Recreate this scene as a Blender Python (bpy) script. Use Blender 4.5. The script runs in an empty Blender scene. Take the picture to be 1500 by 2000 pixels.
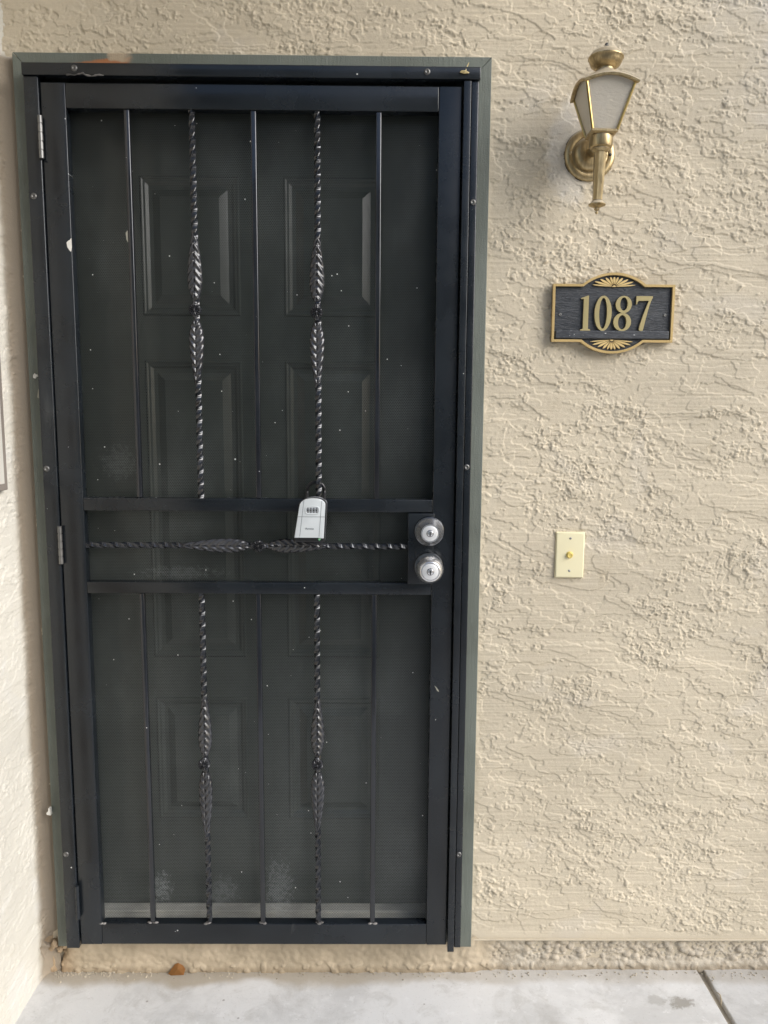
import bpy, bmesh, math, random
import numpy as np
from mathutils import Vector, Matrix
random.seed(7)
R = math.radians
sc = bpy.context.scene
COL = sc.collection

# ---------------------------------------------------------------- camera
cam_d = bpy.data.cameras.new('camera')
cam = bpy.data.objects.new('camera', cam_d); COL.objects.link(cam)
sc.camera = cam
cam_d.sensor_fit = 'VERTICAL'; cam_d.sensor_height = 24.0
cam_d.lens = 24.0 * 1450.0 / 2000.0
cam_d.clip_start = 0.02; cam_d.clip_end = 2000
pitch, yaw, roll = 0.1251, 0.0077, 0.007
fw = Vector((math.sin(yaw)*math.cos(pitch), math.cos(yaw)*math.cos(pitch), -math.sin(pitch)))
rt = Vector((math.cos(yaw), -math.sin(yaw), 0)); up = rt.cross(fw)
rr = rt*math.cos(roll) + up*math.sin(roll); uu = up*math.cos(roll) - rt*math.sin(roll)
m3 = Matrix((rr, uu, -fw)).transposed()
cam.matrix_world = Matrix.Translation((0.7839, -1.7909, 1.4433)) @ m3.to_4x4()
sc.render.resolution_x = 768; sc.render.resolution_y = 1024

# ---------------------------------------------------------------- sky, sun, exposure
SUN_EL, SUN_AZ = 33.0, 120.0         # hazy bright sky from the front right; azimuth from +Y towards +X
w = bpy.data.worlds.new('World'); sc.world = w; w.use_nodes = True
nt = w.node_tree; nt.nodes.clear()
sky = nt.nodes.new('ShaderNodeTexSky'); sky.sky_type = 'NISHITA'; sky.sun_disc = False
sky.dust_density = 1.5; sky.ozone_density = 1.0; sky.sun_elevation = R(SUN_EL); sky.sun_rotation = R(SUN_AZ)
bg = nt.nodes.new('ShaderNodeBackground'); bg.inputs[1].default_value = 0.085
wo = nt.nodes.new('ShaderNodeOutputWorld')
nt.links.new(sky.outputs[0], bg.inputs[0]); nt.links.new(bg.outputs[0], wo.inputs[0])
sl = bpy.data.lights.new('sun', 'SUN'); sl.energy = 1.5; sl.angle = R(46); sl.color = (1, .995, .985)
so = bpy.data.objects.new('sun', sl); COL.objects.link(so); so.location = (3, 8, 12)
sd = Vector((math.sin(R(SUN_AZ))*math.cos(R(SUN_EL)), math.cos(R(SUN_AZ))*math.cos(R(SUN_EL)), math.sin(R(SUN_EL))))
so.rotation_euler = sd.to_track_quat('Z', 'Y').to_euler()
vs = sc.view_settings
vs.view_transform = 'Standard'; vs.look = 'None'; vs.gamma = 1; vs.use_curve_mapping = False
vs.exposure = 1.27
sc.render.engine = 'CYCLES'
sc.cycles.use_denoising = True
sc.cycles.use_adaptive_sampling = True; sc.cycles.adaptive_threshold = .015
sc.cycles.max_bounces = 6; sc.cycles.diffuse_bounces = 4; sc.cycles.glossy_bounces = 3; sc.cycles.transmission_bounces = 5; sc.cycles.transparent_max_bounces = 12
sc.cycles.sample_clamp_indirect = 6

# ---------------------------------------------------------------- node helpers
def mat(name):
    m = bpy.data.materials.new(name); m.use_nodes = True
    n = m.node_tree.nodes; b = n['Principled BSDF']
    return m, m.node_tree, b
class N:
    def __init__(s, t): s.t = t
    def new(s, ty, **k):
        n = s.t.nodes.new(ty)
        for a, v in k.items(): setattr(n, a, v)
        return n
    def link(s, a, b): s.t.links.new(a, b)
    def coord(s, kind='Object'):
        return s.new('ShaderNodeTexCoord').outputs[kind]
    def mapping(s, v, scale=(1,1,1), loc=(0,0,0), rot=(0,0,0)):
        n = s.new('ShaderNodeMapping'); s.link(v, n.inputs[0])
        n.inputs[1].default_value = loc; n.inputs[2].default_value = rot; n.inputs[3].default_value = scale
        return n.outputs[0]
    def noise(s, v, scale, detail=4, rough=.55, dist=0):
        n = s.new('ShaderNodeTexNoise'); s.link(v, n.inputs['Vector'])
        n.inputs['Scale'].default_value = scale; n.inputs['Detail'].default_value = detail
        n.inputs['Roughness'].default_value = rough; n.inputs['Distortion'].default_value = dist
        return n.outputs[0]
    def ramp(s, f, a, b, ca=0.0, cb=1.0):
        n = s.new('ShaderNodeMapRange', clamp=True, interpolation_type='SMOOTHSTEP'); s.link(f, n.inputs[0])
        n.inputs[1].default_value = a; n.inputs[2].default_value = b
        n.inputs[3].default_value = ca; n.inputs[4].default_value = cb
        return n.outputs[0]
    def math(s, op, a, b=0.0, c=None):
        n = s.new('ShaderNodeMath', operation=op)
        for i, v in enumerate((a, b, c)):
            if v is None: continue
            if isinstance(v, (int, float)): n.inputs[i].default_value = v
            else: s.link(v, n.inputs[i])
        return n.outputs[0]
    def mix(s, f, a, b):
        n = s.new('ShaderNodeMix', data_type='RGBA')
        if isinstance(f, (int, float)): n.inputs[0].default_value = f
        else: s.link(f, n.inputs[0])
        for i, v in ((6, a), (7, b)):
            if isinstance(v, tuple): n.inputs[i].default_value = (*v, 1) if len(v) == 3 else v
            else: s.link(v, n.inputs[i])
        return n.outputs[2]
    def sep(s, v):
        n = s.new('ShaderNodeSeparateXYZ'); s.link(v, n.inputs[0]); return n.outputs
    def bump(s, h, dist, strength=1.0, nrm=None):
        n = s.new('ShaderNodeBump'); s.link(h, n.inputs['Height'])
        n.inputs['Distance'].default_value = dist; n.inputs['Strength'].default_value = strength
        if nrm is not None: s.link(nrm, n.inputs['Normal'])
        return n.outputs[0]
    def specks(s, v, cell, lo, hi, dens):
        """sparse round paint specks: a voronoi cell carries a dot only now and then"""
        vo = s.new('ShaderNodeTexVoronoi', voronoi_dimensions='3D'); s.link(v, vo.inputs['Vector'])
        vo.inputs['Scale'].default_value = 1.0/cell
        c = s.sep(vo.outputs['Color'])
        rad = s.math('MULTIPLY', s.math('POWER', c[1], 3.0), hi-lo)
        rad = s.math('ADD', rad, lo)
        dot = s.math('LESS_THAN', vo.outputs['Distance'], s.math('DIVIDE', rad, cell))
        clus = s.ramp(s.noise(v, 3.7, 3, .6), .38, .62, .25*dens, 1.5*dens)
        keep = s.math('LESS_THAN', c[0], clus)
        return s.math('MULTIPLY', dot, keep)
    def flat(s, v):      # drop y so that patterns run through the depth
        o = s.sep(v); n = s.new('ShaderNodeCombineXYZ'); s.link(o[0], n.inputs[0]); s.link(o[2], n.inputs[2])
        return n.outputs[0]

MATS = {}
def simple(name, col, rough=.5, metal=0.0, bump=0, bscale=200, var=0.0):
    m, t, b = mat(name); g = N(t); v = g.coord()
    c = g.noise(v, 9, 5)
    d = tuple(max(0, x*(1-var)) for x in col); e = tuple(min(1, x*(1+var)) for x in col)
    g.link(g.mix(g.ramp(c, .3, .7), d, e), b.inputs['Base Color'])
    b.inputs['Roughness'].default_value = rough; b.inputs['Metallic'].default_value = metal
    if bump:
        g.link(g.bump(g.noise(v, bscale, 3), bump), b.inputs['Normal'])
    MATS[name] = m
    return m, g, b

def stucco_mat(name, base, left=False, far=False):
    m, t, b = mat(name); g = N(t); v = g.coord()
    big = g.noise(v, 2.1, 5, .6)
    c = g.mix(g.ramp(big, .32, .68), tuple(x*.91 for x in base), tuple(min(1, x*1.06) for x in base))
    # faded chalky patches where the paint has been touched up
    pt = g.ramp(g.noise(g.mapping(v, (1, 1, 1), (3.1, 0, 1.7)), 5.5, 3, .5, .8), .58, .70)
    c = g.mix(g.math('MULTIPLY', pt, .35), c, (base[0]*1.02, base[1]*1.06, base[2]*1.18))
    stn = g.ramp(g.noise(g.mapping(v, (1, 1, .55), (1.3, 0, 4.2)), 13, 7, .72, .6), .58, .74, 0, .22)
    c = g.mix(stn, c, (base[0]*.72, base[1]*.66, base[2]*.56))
    fine = g.noise(v, 260, 3, .6)
    c = g.mix(g.ramp(fine, .3, .75, 0, .16), c, tuple(x*.72 for x in base))
    o = g.sep(v)
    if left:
        # corner shade painted brown along the inner corner, up to the casing head
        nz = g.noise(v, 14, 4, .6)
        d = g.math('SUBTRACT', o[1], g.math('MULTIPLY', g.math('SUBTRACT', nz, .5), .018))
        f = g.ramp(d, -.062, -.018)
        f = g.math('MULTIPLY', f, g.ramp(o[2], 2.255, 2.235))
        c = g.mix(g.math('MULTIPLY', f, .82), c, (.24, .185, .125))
    else:
        wz = g.math('ADD', g.math('ADD', o[2], g.math('MULTIPLY', o[0], .9)), g.math('MULTIPLY', g.math('SUBTRACT', g.noise(v, 4, 6, .65), .5), .9))
        c = g.mix(g.ramp(wz, 3.55, 4.0, 0, .5), c, (.56, .545, .515))  # cool skylight towards the upper right, painted into the stucco colour
        # whitish repair plaster beside the lantern
        dx = g.math('DIVIDE', g.math('SUBTRACT', o[0], 1.215), .055)
        dz = g.math('DIVIDE', g.math('SUBTRACT', o[2], 2.05), .13)
        r2 = g.math('ADD', g.math('MULTIPLY', dx, dx), g.math('MULTIPLY', dz, dz))
        r2 = g.math('ADD', r2, g.math('MULTIPLY', g.math('SUBTRACT', g.noise(v, 30, 4), .5), 1.6))
        c = g.mix(g.ramp(r2, 1.2, .2, 0, .38), c, (.55, .56, .57))
        low = g.ramp(g.math('ADD', o[2], g.math('MULTIPLY', g.noise(v, 12, 4), .05)), .16, .10)
        c = g.mix(g.math('MULTIPLY', low, .12), c, (.33, .27, .20))
    g.link(c, b.inputs['Base Color']); b.inputs['Roughness'].default_value = .82
    b.inputs['Specular IOR Level'].default_value = .3
    h = g.math('ADD', g.math('MULTIPLY', fine, .6), g.noise(v, 700, 2, .6))
    nn = None
    if far:      # plain panels beyond the modelled relief
        rg = g.math('ADD', g.ramp(g.noise(g.mapping(v, (.6, .6, 1)), 34, 5, .6, .6), .50, .56), g.math('MULTIPLY', g.ramp(g.noise(v, 120, 4, .6), .5, .7), .6))
        nn = g.bump(rg, .003, .9)
    g.link(g.bump(h, .0009, .8, nn), b.inputs['Normal'])
    MATS[name] = m
TAN = (.595, .518, .392)
stucco_mat('stucco', TAN)
stucco_mat('stucco_far', TAN, False, True)
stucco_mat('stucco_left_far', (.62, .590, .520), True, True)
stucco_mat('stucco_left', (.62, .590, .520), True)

def paint_mat(name, base, rough, speck=True, dust=0.0):
    m, t, b = mat(name); g = N(t); v = g.coord()
    n1 = g.noise(v, 6, 5, .6)
    c = g.mix(g.ramp(n1, .3, .7), tuple(x*.75 for x in base), tuple(x*1.3 for x in base))
    sm = g.ramp(g.noise(g.mapping(v, (1, 1, .25)), 22, 5, .65), .62, .8, 0, .10+dust)
    c = g.mix(sm, c, (.20, .20, .19))
    if speck:
        f = g.flat(v)
        s1 = g.specks(f, .045, .0007, .0019, .45)
        s2 = g.specks(g.mapping(f, (1, 1, 1), (.31, 0, .17)), .026, .0006, .0013, .25)
        s = g.math('MAXIMUM', s1, s2)
        c = g.mix(g.math('MULTIPLY', s, .9), c, (.72, .72, .70))
        b2 = g.math('ADD', g.ramp(n1, .3, .7, rough-.04, rough+.10), g.math('MULTIPLY', s, .3))
        g.link(b2, b.inputs['Roughness'])
    else:
        b.inputs['Roughness'].default_value = rough
    g.link(c, b.inputs['Base Color'])
    g.link(g.bump(g.noise(v, 130, 3), .0003, .4), b.inputs['Normal'])
    MATS[name] = m
paint_mat('black_paint', (.0085, .0110, .0140), .22)
paint_mat('bar_paint', (.010, .0115, .015), .13)
paint_mat('cast_paint', (.030, .031, .035), .19, False)
simple('entry_paint', (.040, .047, .041), .25, 0, .0003, 90, .12)
for _n in ('bar_paint', 'cast_paint'): MATS[_n].node_tree.nodes['Principled BSDF'].inputs['Specular IOR Level'].default_value = .75   # thick gloss enamel
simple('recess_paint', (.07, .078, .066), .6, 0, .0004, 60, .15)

def screen_mat():
    m, t, b = mat('screen'); g = N(t); v = g.coord(); o = g.sep(v)
    pitch = .0042
    def lattice(ox, oz):
        x = g.math('ADD', g.math('DIVIDE', o[0], pitch), ox); z = g.math('ADD', g.math('DIVIDE', o[2], pitch*1.7320508), oz)
        fx = g.math('SUBTRACT', g.math('FRACT', g.math('ADD', x, 900)), .5)
        fz = g.math('MULTIPLY', g.math('SUBTRACT', g.math('FRACT', g.math('ADD', z, 900)), .5), 1.7320508)
        return g.math('SQRT', g.math('ADD', g.math('MULTIPLY', fx, fx), g.math('MULTIPLY', fz, fz)))
    d = g.math('MINIMUM', lattice(0, 0), lattice(.5, .5))
    solid = g.math('GREATER_THAN', d, .415)
    n1 = g.noise(v, 5, 5, .6)
    dust = g.ramp(g.noise(g.mapping(v, (1, 1, .6)), 3.2, 5, .65), .42, .75, 0, .5)
    hz = g.ramp(o[2], 1.25, .05)          # paler towards the lower half of the sheet
    dust = g.math('ADD', dust, g.math('MULTIPLY', hz, .42))
    c = g.mix(g.math('MINIMUM', dust, 1.0), (.024, .028, .027), (.135, .145, .143))
    # wiped chalky blooms at the foot of the sheet
    pb = None
    for (bx, bz, rx, rz, st) in ((.235, .245, .03, .05, .5), (.39, .235, .05, .05, .25), (.535, .24, .045, .10, .32), (.17, 1.335, .06, .05, .12), (.30, 1.07, .12, .02, .18)):
        dx = g.math('DIVIDE', g.math('SUBTRACT', o[0], bx-.5), rx); dz = g.math('DIVIDE', g.math('SUBTRACT', o[2], bz-.107), rz)
        r2 = g.math('ADD', g.math('MULTIPLY', dx, dx), g.math('MULTIPLY', dz, dz))
        r2 = g.math('ADD', r2, g.math('MULTIPLY', g.math('SUBTRACT', g.noise(v, 95, 6, .8), .5), 6.0))
        k = g.ramp(r2, .9, -.2, 0, st)
        pb = k if pb is None else g.math('MAXIMUM', pb, k)
    c = g.mix(pb, c, (.42, .44, .45))
    f = g.flat(v)
    s = g.math('MAXIMUM', g.specks(f, .036, .0008, .0018, .5), g.specks(g.mapping(f, (1, 1, 1), (.31, 0, .17)), .02, .0006, .0014, .3))
    c = g.mix(g.math('MULTIPLY', s, .9), c, (.75, .75, .72))
    g.link(c, b.inputs['Base Color']); b.inputs['Roughness'].default_value = .42
    al = g.math('MAXIMUM', solid, s)
    g.link(al, b.inputs['Alpha'])
    MATS['screen'] = m
screen_mat()

def trim_mat():
    m, t, b = mat('trim'); g = N(t); v = g.coord(); o = g.sep(v)
    grain = g.noise(g.mapping(v, (1, 1, .10)), 120, 4, .6, 1.2)
    c = g.mix(g.ramp(g.noise(v, 4, 4), .3, .7), (.112, .124, .102), (.155, .172, .147))
    c = g.mix(g.ramp(grain, .55, .8, 0, .35), c, (.24, .26, .235))
    # bare orange primer where the paint has lifted, and a tan overspray beside it (head board only)
    nz = g.math('MULTIPLY', g.math('SUBTRACT', g.noise(v, 38, 4, .6), .5), .030)
    x = g.math('ADD', g.math('ADD', o[0], .5), nz); z = g.math('ADD', g.math('ADD', o[2], .083), g.math('MULTIPLY', nz, .5))
    inx = g.math('MULTIPLY', g.ramp(x, .085, .125), g.ramp(x, .232, .214))
    ori = g.math('MULTIPLY', inx, g.math('MULTIPLY', g.ramp(z, 2.195, 2.201), g.ramp(g.math('ADD', z, g.math('MULTIPLY', x, -.10)), 2.219, 2.214)))
    c = g.mix(ori, c, (.36, .145, .055))
    tan = g.math('MULTIPLY', g.math('MULTIPLY', g.ramp(x, .17, .18), g.ramp(x, .235, .21)), g.ramp(z, 2.226, 2.232))
    c = g.mix(tan, c, (.40, .32, .22))
    g.link(c, b.inputs['Base Color']); b.inputs['Roughness'].default_value = .62
    g.link(g.bump(g.math('ADD', grain, g.noise(v, 300, 2)), .0012, .7), b.inputs['Normal'])
    MATS['trim'] = m
trim_mat()

def concrete_mat():
    m, t, b = mat('concrete'); g = N(t); v = g.coord(); o = g.sep(v)
    c = g.mix(g.ramp(g.noise(v, 3.2, 8, .68, .4), .38, .60), (.51, .508, .50), (.64, .638, .63))
    c = g.mix(g.ramp(g.noise(v, 11, 8, .72, .9), .50, .66, 0, .34), c, (.36, .345, .315))
    c = g.mix(g.ramp(g.noise(g.mapping(v, (1, 1, 1), (5, 2, 0)), 26, 7, .72, .3), .56, .66, 0, .5), c, (.72, .72, .72))
    c = g.mix(g.ramp(g.noise(v, 170, 3, .6), .60, .72, 0, .35), c, (.30, .29, .27))
    # tan paint drips and grime along the foot of the wall
    e = g.math('ADD', o[1], g.math('MULTIPLY', g.math('SUBTRACT', g.noise(g.mapping(v, (1, 1, 1)), 5, 4, .55), .5), .10))
    lf = g.ramp(o[0], 1.3, .5, .45, .8)
    c = g.mix(g.math('MULTIPLY', g.ramp(e, -.058, -.026), lf), c, (.36, .31, .235))
    # dark dried spill near the joint
    nz = g.math('MULTIPLY', g.math('SUBTRACT', g.noise(v, 34, 7, .72), .5), 5.5)
    for (bx, by, rx, ry, st) in ((1.545, -.108, .040, .022, .75), (1.49, -.100, .030, .018, .35), (1.205, -.13, .03, .06, .15)):
        dx = g.math('DIVIDE', g.math('SUBTRACT', o[0], bx), rx); dy = g.math('DIVIDE', g.math('SUBTRACT', o[1], by), ry)
        r2 = g.math('ADD', g.math('ADD', g.math('MULTIPLY', dx, dx), g.math('MULTIPLY', dy, dy)), nz)
        c = g.mix(g.ramp(r2, 1.1, .2, 0, st), c, (.23, .215, .185))
    sp = g.specks(v, .05, .001, .004, .3)
    c = g.mix(g.math('MULTIPLY', sp, .6), c, (.2, .18, .16))
    g.link(c, b.inputs['Base Color']); b.inputs['Roughness'].default_value = .62
    g.link(g.bump(g.math('ADD', g.noise(v, 90, 5, .65), g.math('MULTIPLY', g.noise(v, 9, 3), 2)), .0012, .7), b.inputs['Normal'])
    MATS['concrete'] = m
concrete_mat()

def footing_mat():
    m, t, b = mat('footing'); g = N(t); v = g.coord(); o = g.sep(v)
    c = g.mix(g.ramp(g.noise(v, 9, 5, .6), .3, .7), (.37, .305, .215), (.52, .43, .31))
    rough = g.ramp(g.math('ADD', o[0], g.math('MULTIPLY', g.noise(v, 20, 3), .1)), 1.09, 1.2)
    c = g.mix(g.math('MULTIPLY', rough, .7), c, g.mix(g.ramp(g.noise(v, 60, 4, .6), .35, .65), (.36, .315, .25), (.54, .49, .405)))
    low = g.ramp(g.math('ADD', o[2], g.math('MULTIPLY', g.noise(v, 40, 4), .02)), .030, .014)
    c = g.mix(g.math('MULTIPLY', low, .5), c, (.22, .165, .10))
    ru = g.ramp(o[0], .02, -.04)
    c = g.mix(g.math('MULTIPLY', ru, .5), c, (.34, .215, .11))
    g.link(c, b.inputs['Base Color']); b.inputs['Roughness'].default_value = .88
    g.link(g.bump(g.noise(v, 350, 3), .0012, .8), b.inputs['Normal'])
    MATS['footing'] = m
footing_mat()

def brass_mat():
    m, t, b = mat('brass'); g = N(t); v = g.coord()
    geo = g.new('ShaderNodeNewGeometry')
    nz = g.sep(geo.outputs['Normal'])[2]
    n = g.noise(v, 60, 4, .6)
    dust = g.math('MULTIPLY', g.ramp(g.math('ADD', nz, g.math('MULTIPLY', n, .3)), .35, .85), .75)
    brs = g.mix(g.ramp(g.noise(g.mapping(v, (1, 1, .15)), 160, 3), .35, .65), (.36, .275, .150), (.50, .395, .225))
    g.link(g.mix(dust, brs, (.50, .44, .34)), b.inputs['Base Color'])
    g.link(g.math('SUBTRACT', .9, dust), b.inputs['Metallic'])
    g.link(g.ramp(n, .3, .7, .32, .46), b.inputs['Roughness'])
    MATS['brass'] = m
brass_mat()
simple('bright_brass', (.66, .49, .20), .30, 1.0, 0, 1, .08)
simple('dark_seam', (.03, .028, .025), .6)
simple('old_silver', (.20, .197, .19), .42, .8, .0002, 300, .2)
simple('nickel', (.78, .78, .79), .25, .92, 0, 1, .05)
simple('nickel_satin', (.82, .82, .82), .42, .6, .0001, 500, .05)
simple('dark_nickel', (.22, .225, .235), .22, 1.0, 0, 1, .1)
simple('slot_dark', (.008, .008, .008), .6)
simple('gold_paint', (.54, .385, .165), .42, .35, .0003, 250, .12)
simple('gold_leaf', (.68, .50, .22), .42, .25, .0002, 250, .1)
simple('digit_gold', (.40, .33, .16), .42, .35, .0004, 500, .06)
simple('ivory', (.78, .71, .47), .38, 0, 0, 1, .03)
simple('button_gold', (.72, .56, .16), .35, .2)
simple('silver_plastic', (.62, .655, .665), .38, .15, 0, 1, .03)
simple('grey_plastic', (.30, .31, .33), .35, 0, .0002, 300, .1)
simple('black_plastic', (.012, .012, .013), .35)
simple('print_grey', (.10, .11, .12), .5)
simple('dial_metal', (.33, .33, .33), .3, .7, 0, 1, .15)
simple('green_dot', (.25, .62, .33), .4)
simple('white_chip', (.70, .68, .62), .7, 0, .0005, 200, .1)
simple('scraped', (.32, .31, .25), .7, 0, .0005, 200, .15)
simple('dry_leaf', (.48, .22, .06), .7, 0, .001, 90, .35)
simple('pale_petal', (.72, .60, .32), .6, 0, .0005, 120, .15)
simple('twig', (.42, .33, .19), .7, 0, .0005, 200, .2)
simple('grit', (.42, .37, .29), .9, 0, 0, 1, .4)
simple('panel_frame', (.22, .19, .165), .55, 0, .0004, 100, .1)
simple('panel_face', (.55, .53, .48), .5, 0, 0, 1, .05)
simple('ceiling_paint', (.52, .45, .35), .85, 0, .001, 120, .08)
simple('roof_cover', (.25, .22, .20), .9, 0, .002, 60, .2)
simple('desert_ground', (.30, .27, .23), .95, 0, .01, 25, .25)
simple('threshold_metal', (.52, .51, .46), .45, .3, .0006, 80, .25)
simple('weld', (.20, .19, .18), .5, .3, .002, 250, .6)
simple('reflection_stucco', (.66, .61, .53), .9, 0, .003, 60, .08)
simple('window_glass', (.03, .035, .04), .08)

def plaque_mat():
    m, t, b = mat('plaque_black'); g = N(t); v = g.coord()
    gr = g.noise(g.mapping(v, (.16, 1, 1)), 260, 3, .6, 1.4)
    c = g.mix(g.ramp(gr, .45, .7), (.018, .021, .026), (.046, .051, .058))
    c = g.mix(g.ramp(g.noise(v, 30, 4), .5, .8, 0, .3), c, (.075, .08, .086))
    g.link(c, b.inputs['Base Color']); b.inputs['Roughness'].default_value = .45
    g.link(g.bump(gr, .0016, .9), b.inputs['Normal']); MATS['plaque_black'] = m
plaque_mat()
def ledge_mat():
    m, t, b = mat('plaque_ledge'); g = N(t); v = g.coord()
    gr = g.noise(g.mapping(v, (.16, 1, 1)), 260, 3, .6, 1.4)
    c = g.mix(g.ramp(gr, .45, .7), (.034, .037, .043), (.075, .08, .088))
    chips = g.ramp(g.noise(g.mapping(v, (.45, 1, 1)), 190, 2, .5), .70, .74)
    c = g.mix(chips, c, (.65, .65, .62))
    g.link(c, b.inputs['Base Color']); b.inputs['Roughness'].default_value = .42
    g.link(g.bump(gr, .001, .9), b.inputs['Normal']); MATS['plaque_ledge'] = m
ledge_mat()
def glass_mat():
    m, t, b = mat('frosted_glass'); g = N(t); v = g.coord()
    b.inputs['Base Color'].default_value = (.86, .80, .69, 1)
    b.inputs['Transmission Weight'].default_value = .50
    b.inputs['Roughness'].default_value = .30; b.inputs['IOR'].default_value = 1.35
    s = g.noise(g.mapping(v, (.35, .35, 1)), 230, 3, .6)
    g.link(g.bump(s, .0012, .7), b.inputs['Normal'])
    MATS['frosted_glass'] = m
glass_mat()
simple('bulb_glass', (.85, .85, .82), .15)

# ---------------------------------------------------------------- mesh helpers
def root_loc(p):
    v = Vector((0, 0, 0))
    while p is not None: v += p.location; p = p.parent
    return v
def obj(name, bm, m, parent=None, smooth=False, loc=None, free=True):
    """links one mesh object; shapes are given in world coordinates and moved into the thing's own frame"""
    me = bpy.data.meshes.new(name)
    if parent is not None: bmesh.ops.translate(bm, verts=bm.verts, vec=-root_loc(parent))
    bmesh.ops.recalc_face_normals(bm, faces=bm.faces)
    if smooth:
        for f in bm.faces: f.smooth = True
    bm.to_mesh(me); bm.free()
    me.materials.append(MATS[m])
    o = bpy.data.objects.new(name, me); COL.objects.link(o)
    o.parent = parent
    if smooth == 'auto':
        try: me.set_sharp_from_angle(angle=R(38))
        except Exception: pass
    return o
def again(src, parent, delta, name=None):
    """another piece that shares the mesh, moved by delta"""
    o = bpy.data.objects.new(name or src.name.split('.')[0], src.data); COL.objects.link(o)
    o.parent = parent; o.location = Vector(src.location) + Vector(delta)
    return o
def tag(o, label, cat, group=None, kind=None):
    o['label'] = label; o['category'] = cat
    if group: o['group'] = group
    if kind: o['kind'] = kind
    return o
def thing(name, label, cat, loc, group=None):
    o = bpy.data.objects.new(name, None); COL.objects.link(o); o.location = loc; o.empty_display_size = .05
    return tag(o, label, cat, group)
def box(x0, x1, y0, y1, z0, z1, bev=0.0, bm=None):
    b = bm or bmesh.new()
    r = bmesh.ops.create_cube(b, size=1)
    vs_ = r['verts']
    for v in vs_:
        v.co = Vector(((x0+x1)/2 + v.co.x*(x1-x0), (y0+y1)/2 + v.co.y*(y1-y0), (z0+z1)/2 + v.co.z*(z1-z0)))
    if bev:
        es = list({e for v in vs_ for e in v.link_edges})
        bmesh.ops.bevel(b, geom=es, offset=bev, segments=3, profile=.5, affect='EDGES')
    return b
def lathe(profile, axis_o, axis='-Y', n=32, bm=None, cap=True):
    """profile: (distance along axis, radius)"""
    b = bm or bmesh.new()
    ax = {'-Y': (Vector((0, -1, 0)), Vector((1, 0, 0)), Vector((0, 0, 1))), 'Z': (Vector((0, 0, 1)), Vector((1, 0, 0)), Vector((0, 1, 0)))}[axis]
    o = Vector(axis_o); rings = []
    for d, r in profile:
        rings.append([b.verts.new(o + ax[0]*d + (ax[1]*math.cos(2*math.pi*i/n) + ax[2]*math.sin(2*math.pi*i/n))*max(r, 1e-5)) for i in range(n)])
    for a, c in zip(rings[:-1], rings[1:]):
        for i in range(n): b.faces.new((a[i], a[(i+1) % n], c[(i+1) % n], c[i]))
    if cap: b.faces.new(rings[0]); b.faces.new(rings[-1])
    return b
def tube(pts, r, n=10, bm=None):
    b = bm or bmesh.new(); pts = [Vector(p) for p in pts]; rings = []; up0 = None
    for i, p in enumerate(pts):
        t = (pts[min(i+1, len(pts)-1)] - pts[max(i-1, 0)]).normalized()
        if up0 is None: up0 = t.orthogonal().normalized()
        u = (up0 - t*up0.dot(t)).normalized(); up0 = u; vv = t.cross(u)
        ri = r[i] if isinstance(r, (list, tuple)) else r
        rings.append([b.verts.new(p + (u*math.cos(2*math.pi*k/n) + vv*math.sin(2*math.pi*k/n))*ri) for k in range(n)])
    for a, c in zip(rings[:-1], rings[1:]):
        for i in range(n): b.faces.new((a[i], a[(i+1) % n], c[(i+1) % n], c[i]))
    b.faces.new(rings[0]); b.faces.new(rings[-1])
    return b
def prism(pts, y_front, y_back, bev=0.0, bm=None):
    """extrude an outline given in x, z from y_back to y_front"""
    b = bm or bmesh.new()
    a = [b.verts.new((x, y_front, z)) for x, z in pts]; c = [b.verts.new((x, y_back, z)) for x, z in pts]
    ff = b.faces.new(a); b.faces.new(list(reversed(c))); n = len(pts)
    for i in range(n): b.faces.new((a[i], c[i], c[(i+1) % n], a[(i+1) % n]))
    if bev: bmesh.ops.bevel(b, geom=list(ff.edges), offset=bev, segments=2, profile=.6, affect='EDGES')
    return b
def ring(outer, inner, y_front, y_back, bm=None, bev=0.0):
    b = bm or bmesh.new(); n = len(outer)
    of = [b.verts.new((x, y_front, z)) for x, z in outer]; ob = [b.verts.new((x, y_back, z)) for x, z in outer]
    jf = [b.verts.new((x, y_front, z)) for x, z in inner]; jb = [b.verts.new((x, y_back, z)) for x, z in inner]
    for i in range(n):
        k = (i+1) % n
        b.faces.new((of[i], of[k], jf[k], jf[i])); b.faces.new((ob[i], jb[i], jb[k], ob[k]))
        b.faces.new((of[i], ob[i], ob[k], of[k])); b.faces.new((jf[i], jf[k], jb[k], jb[i]))
    return b

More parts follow.
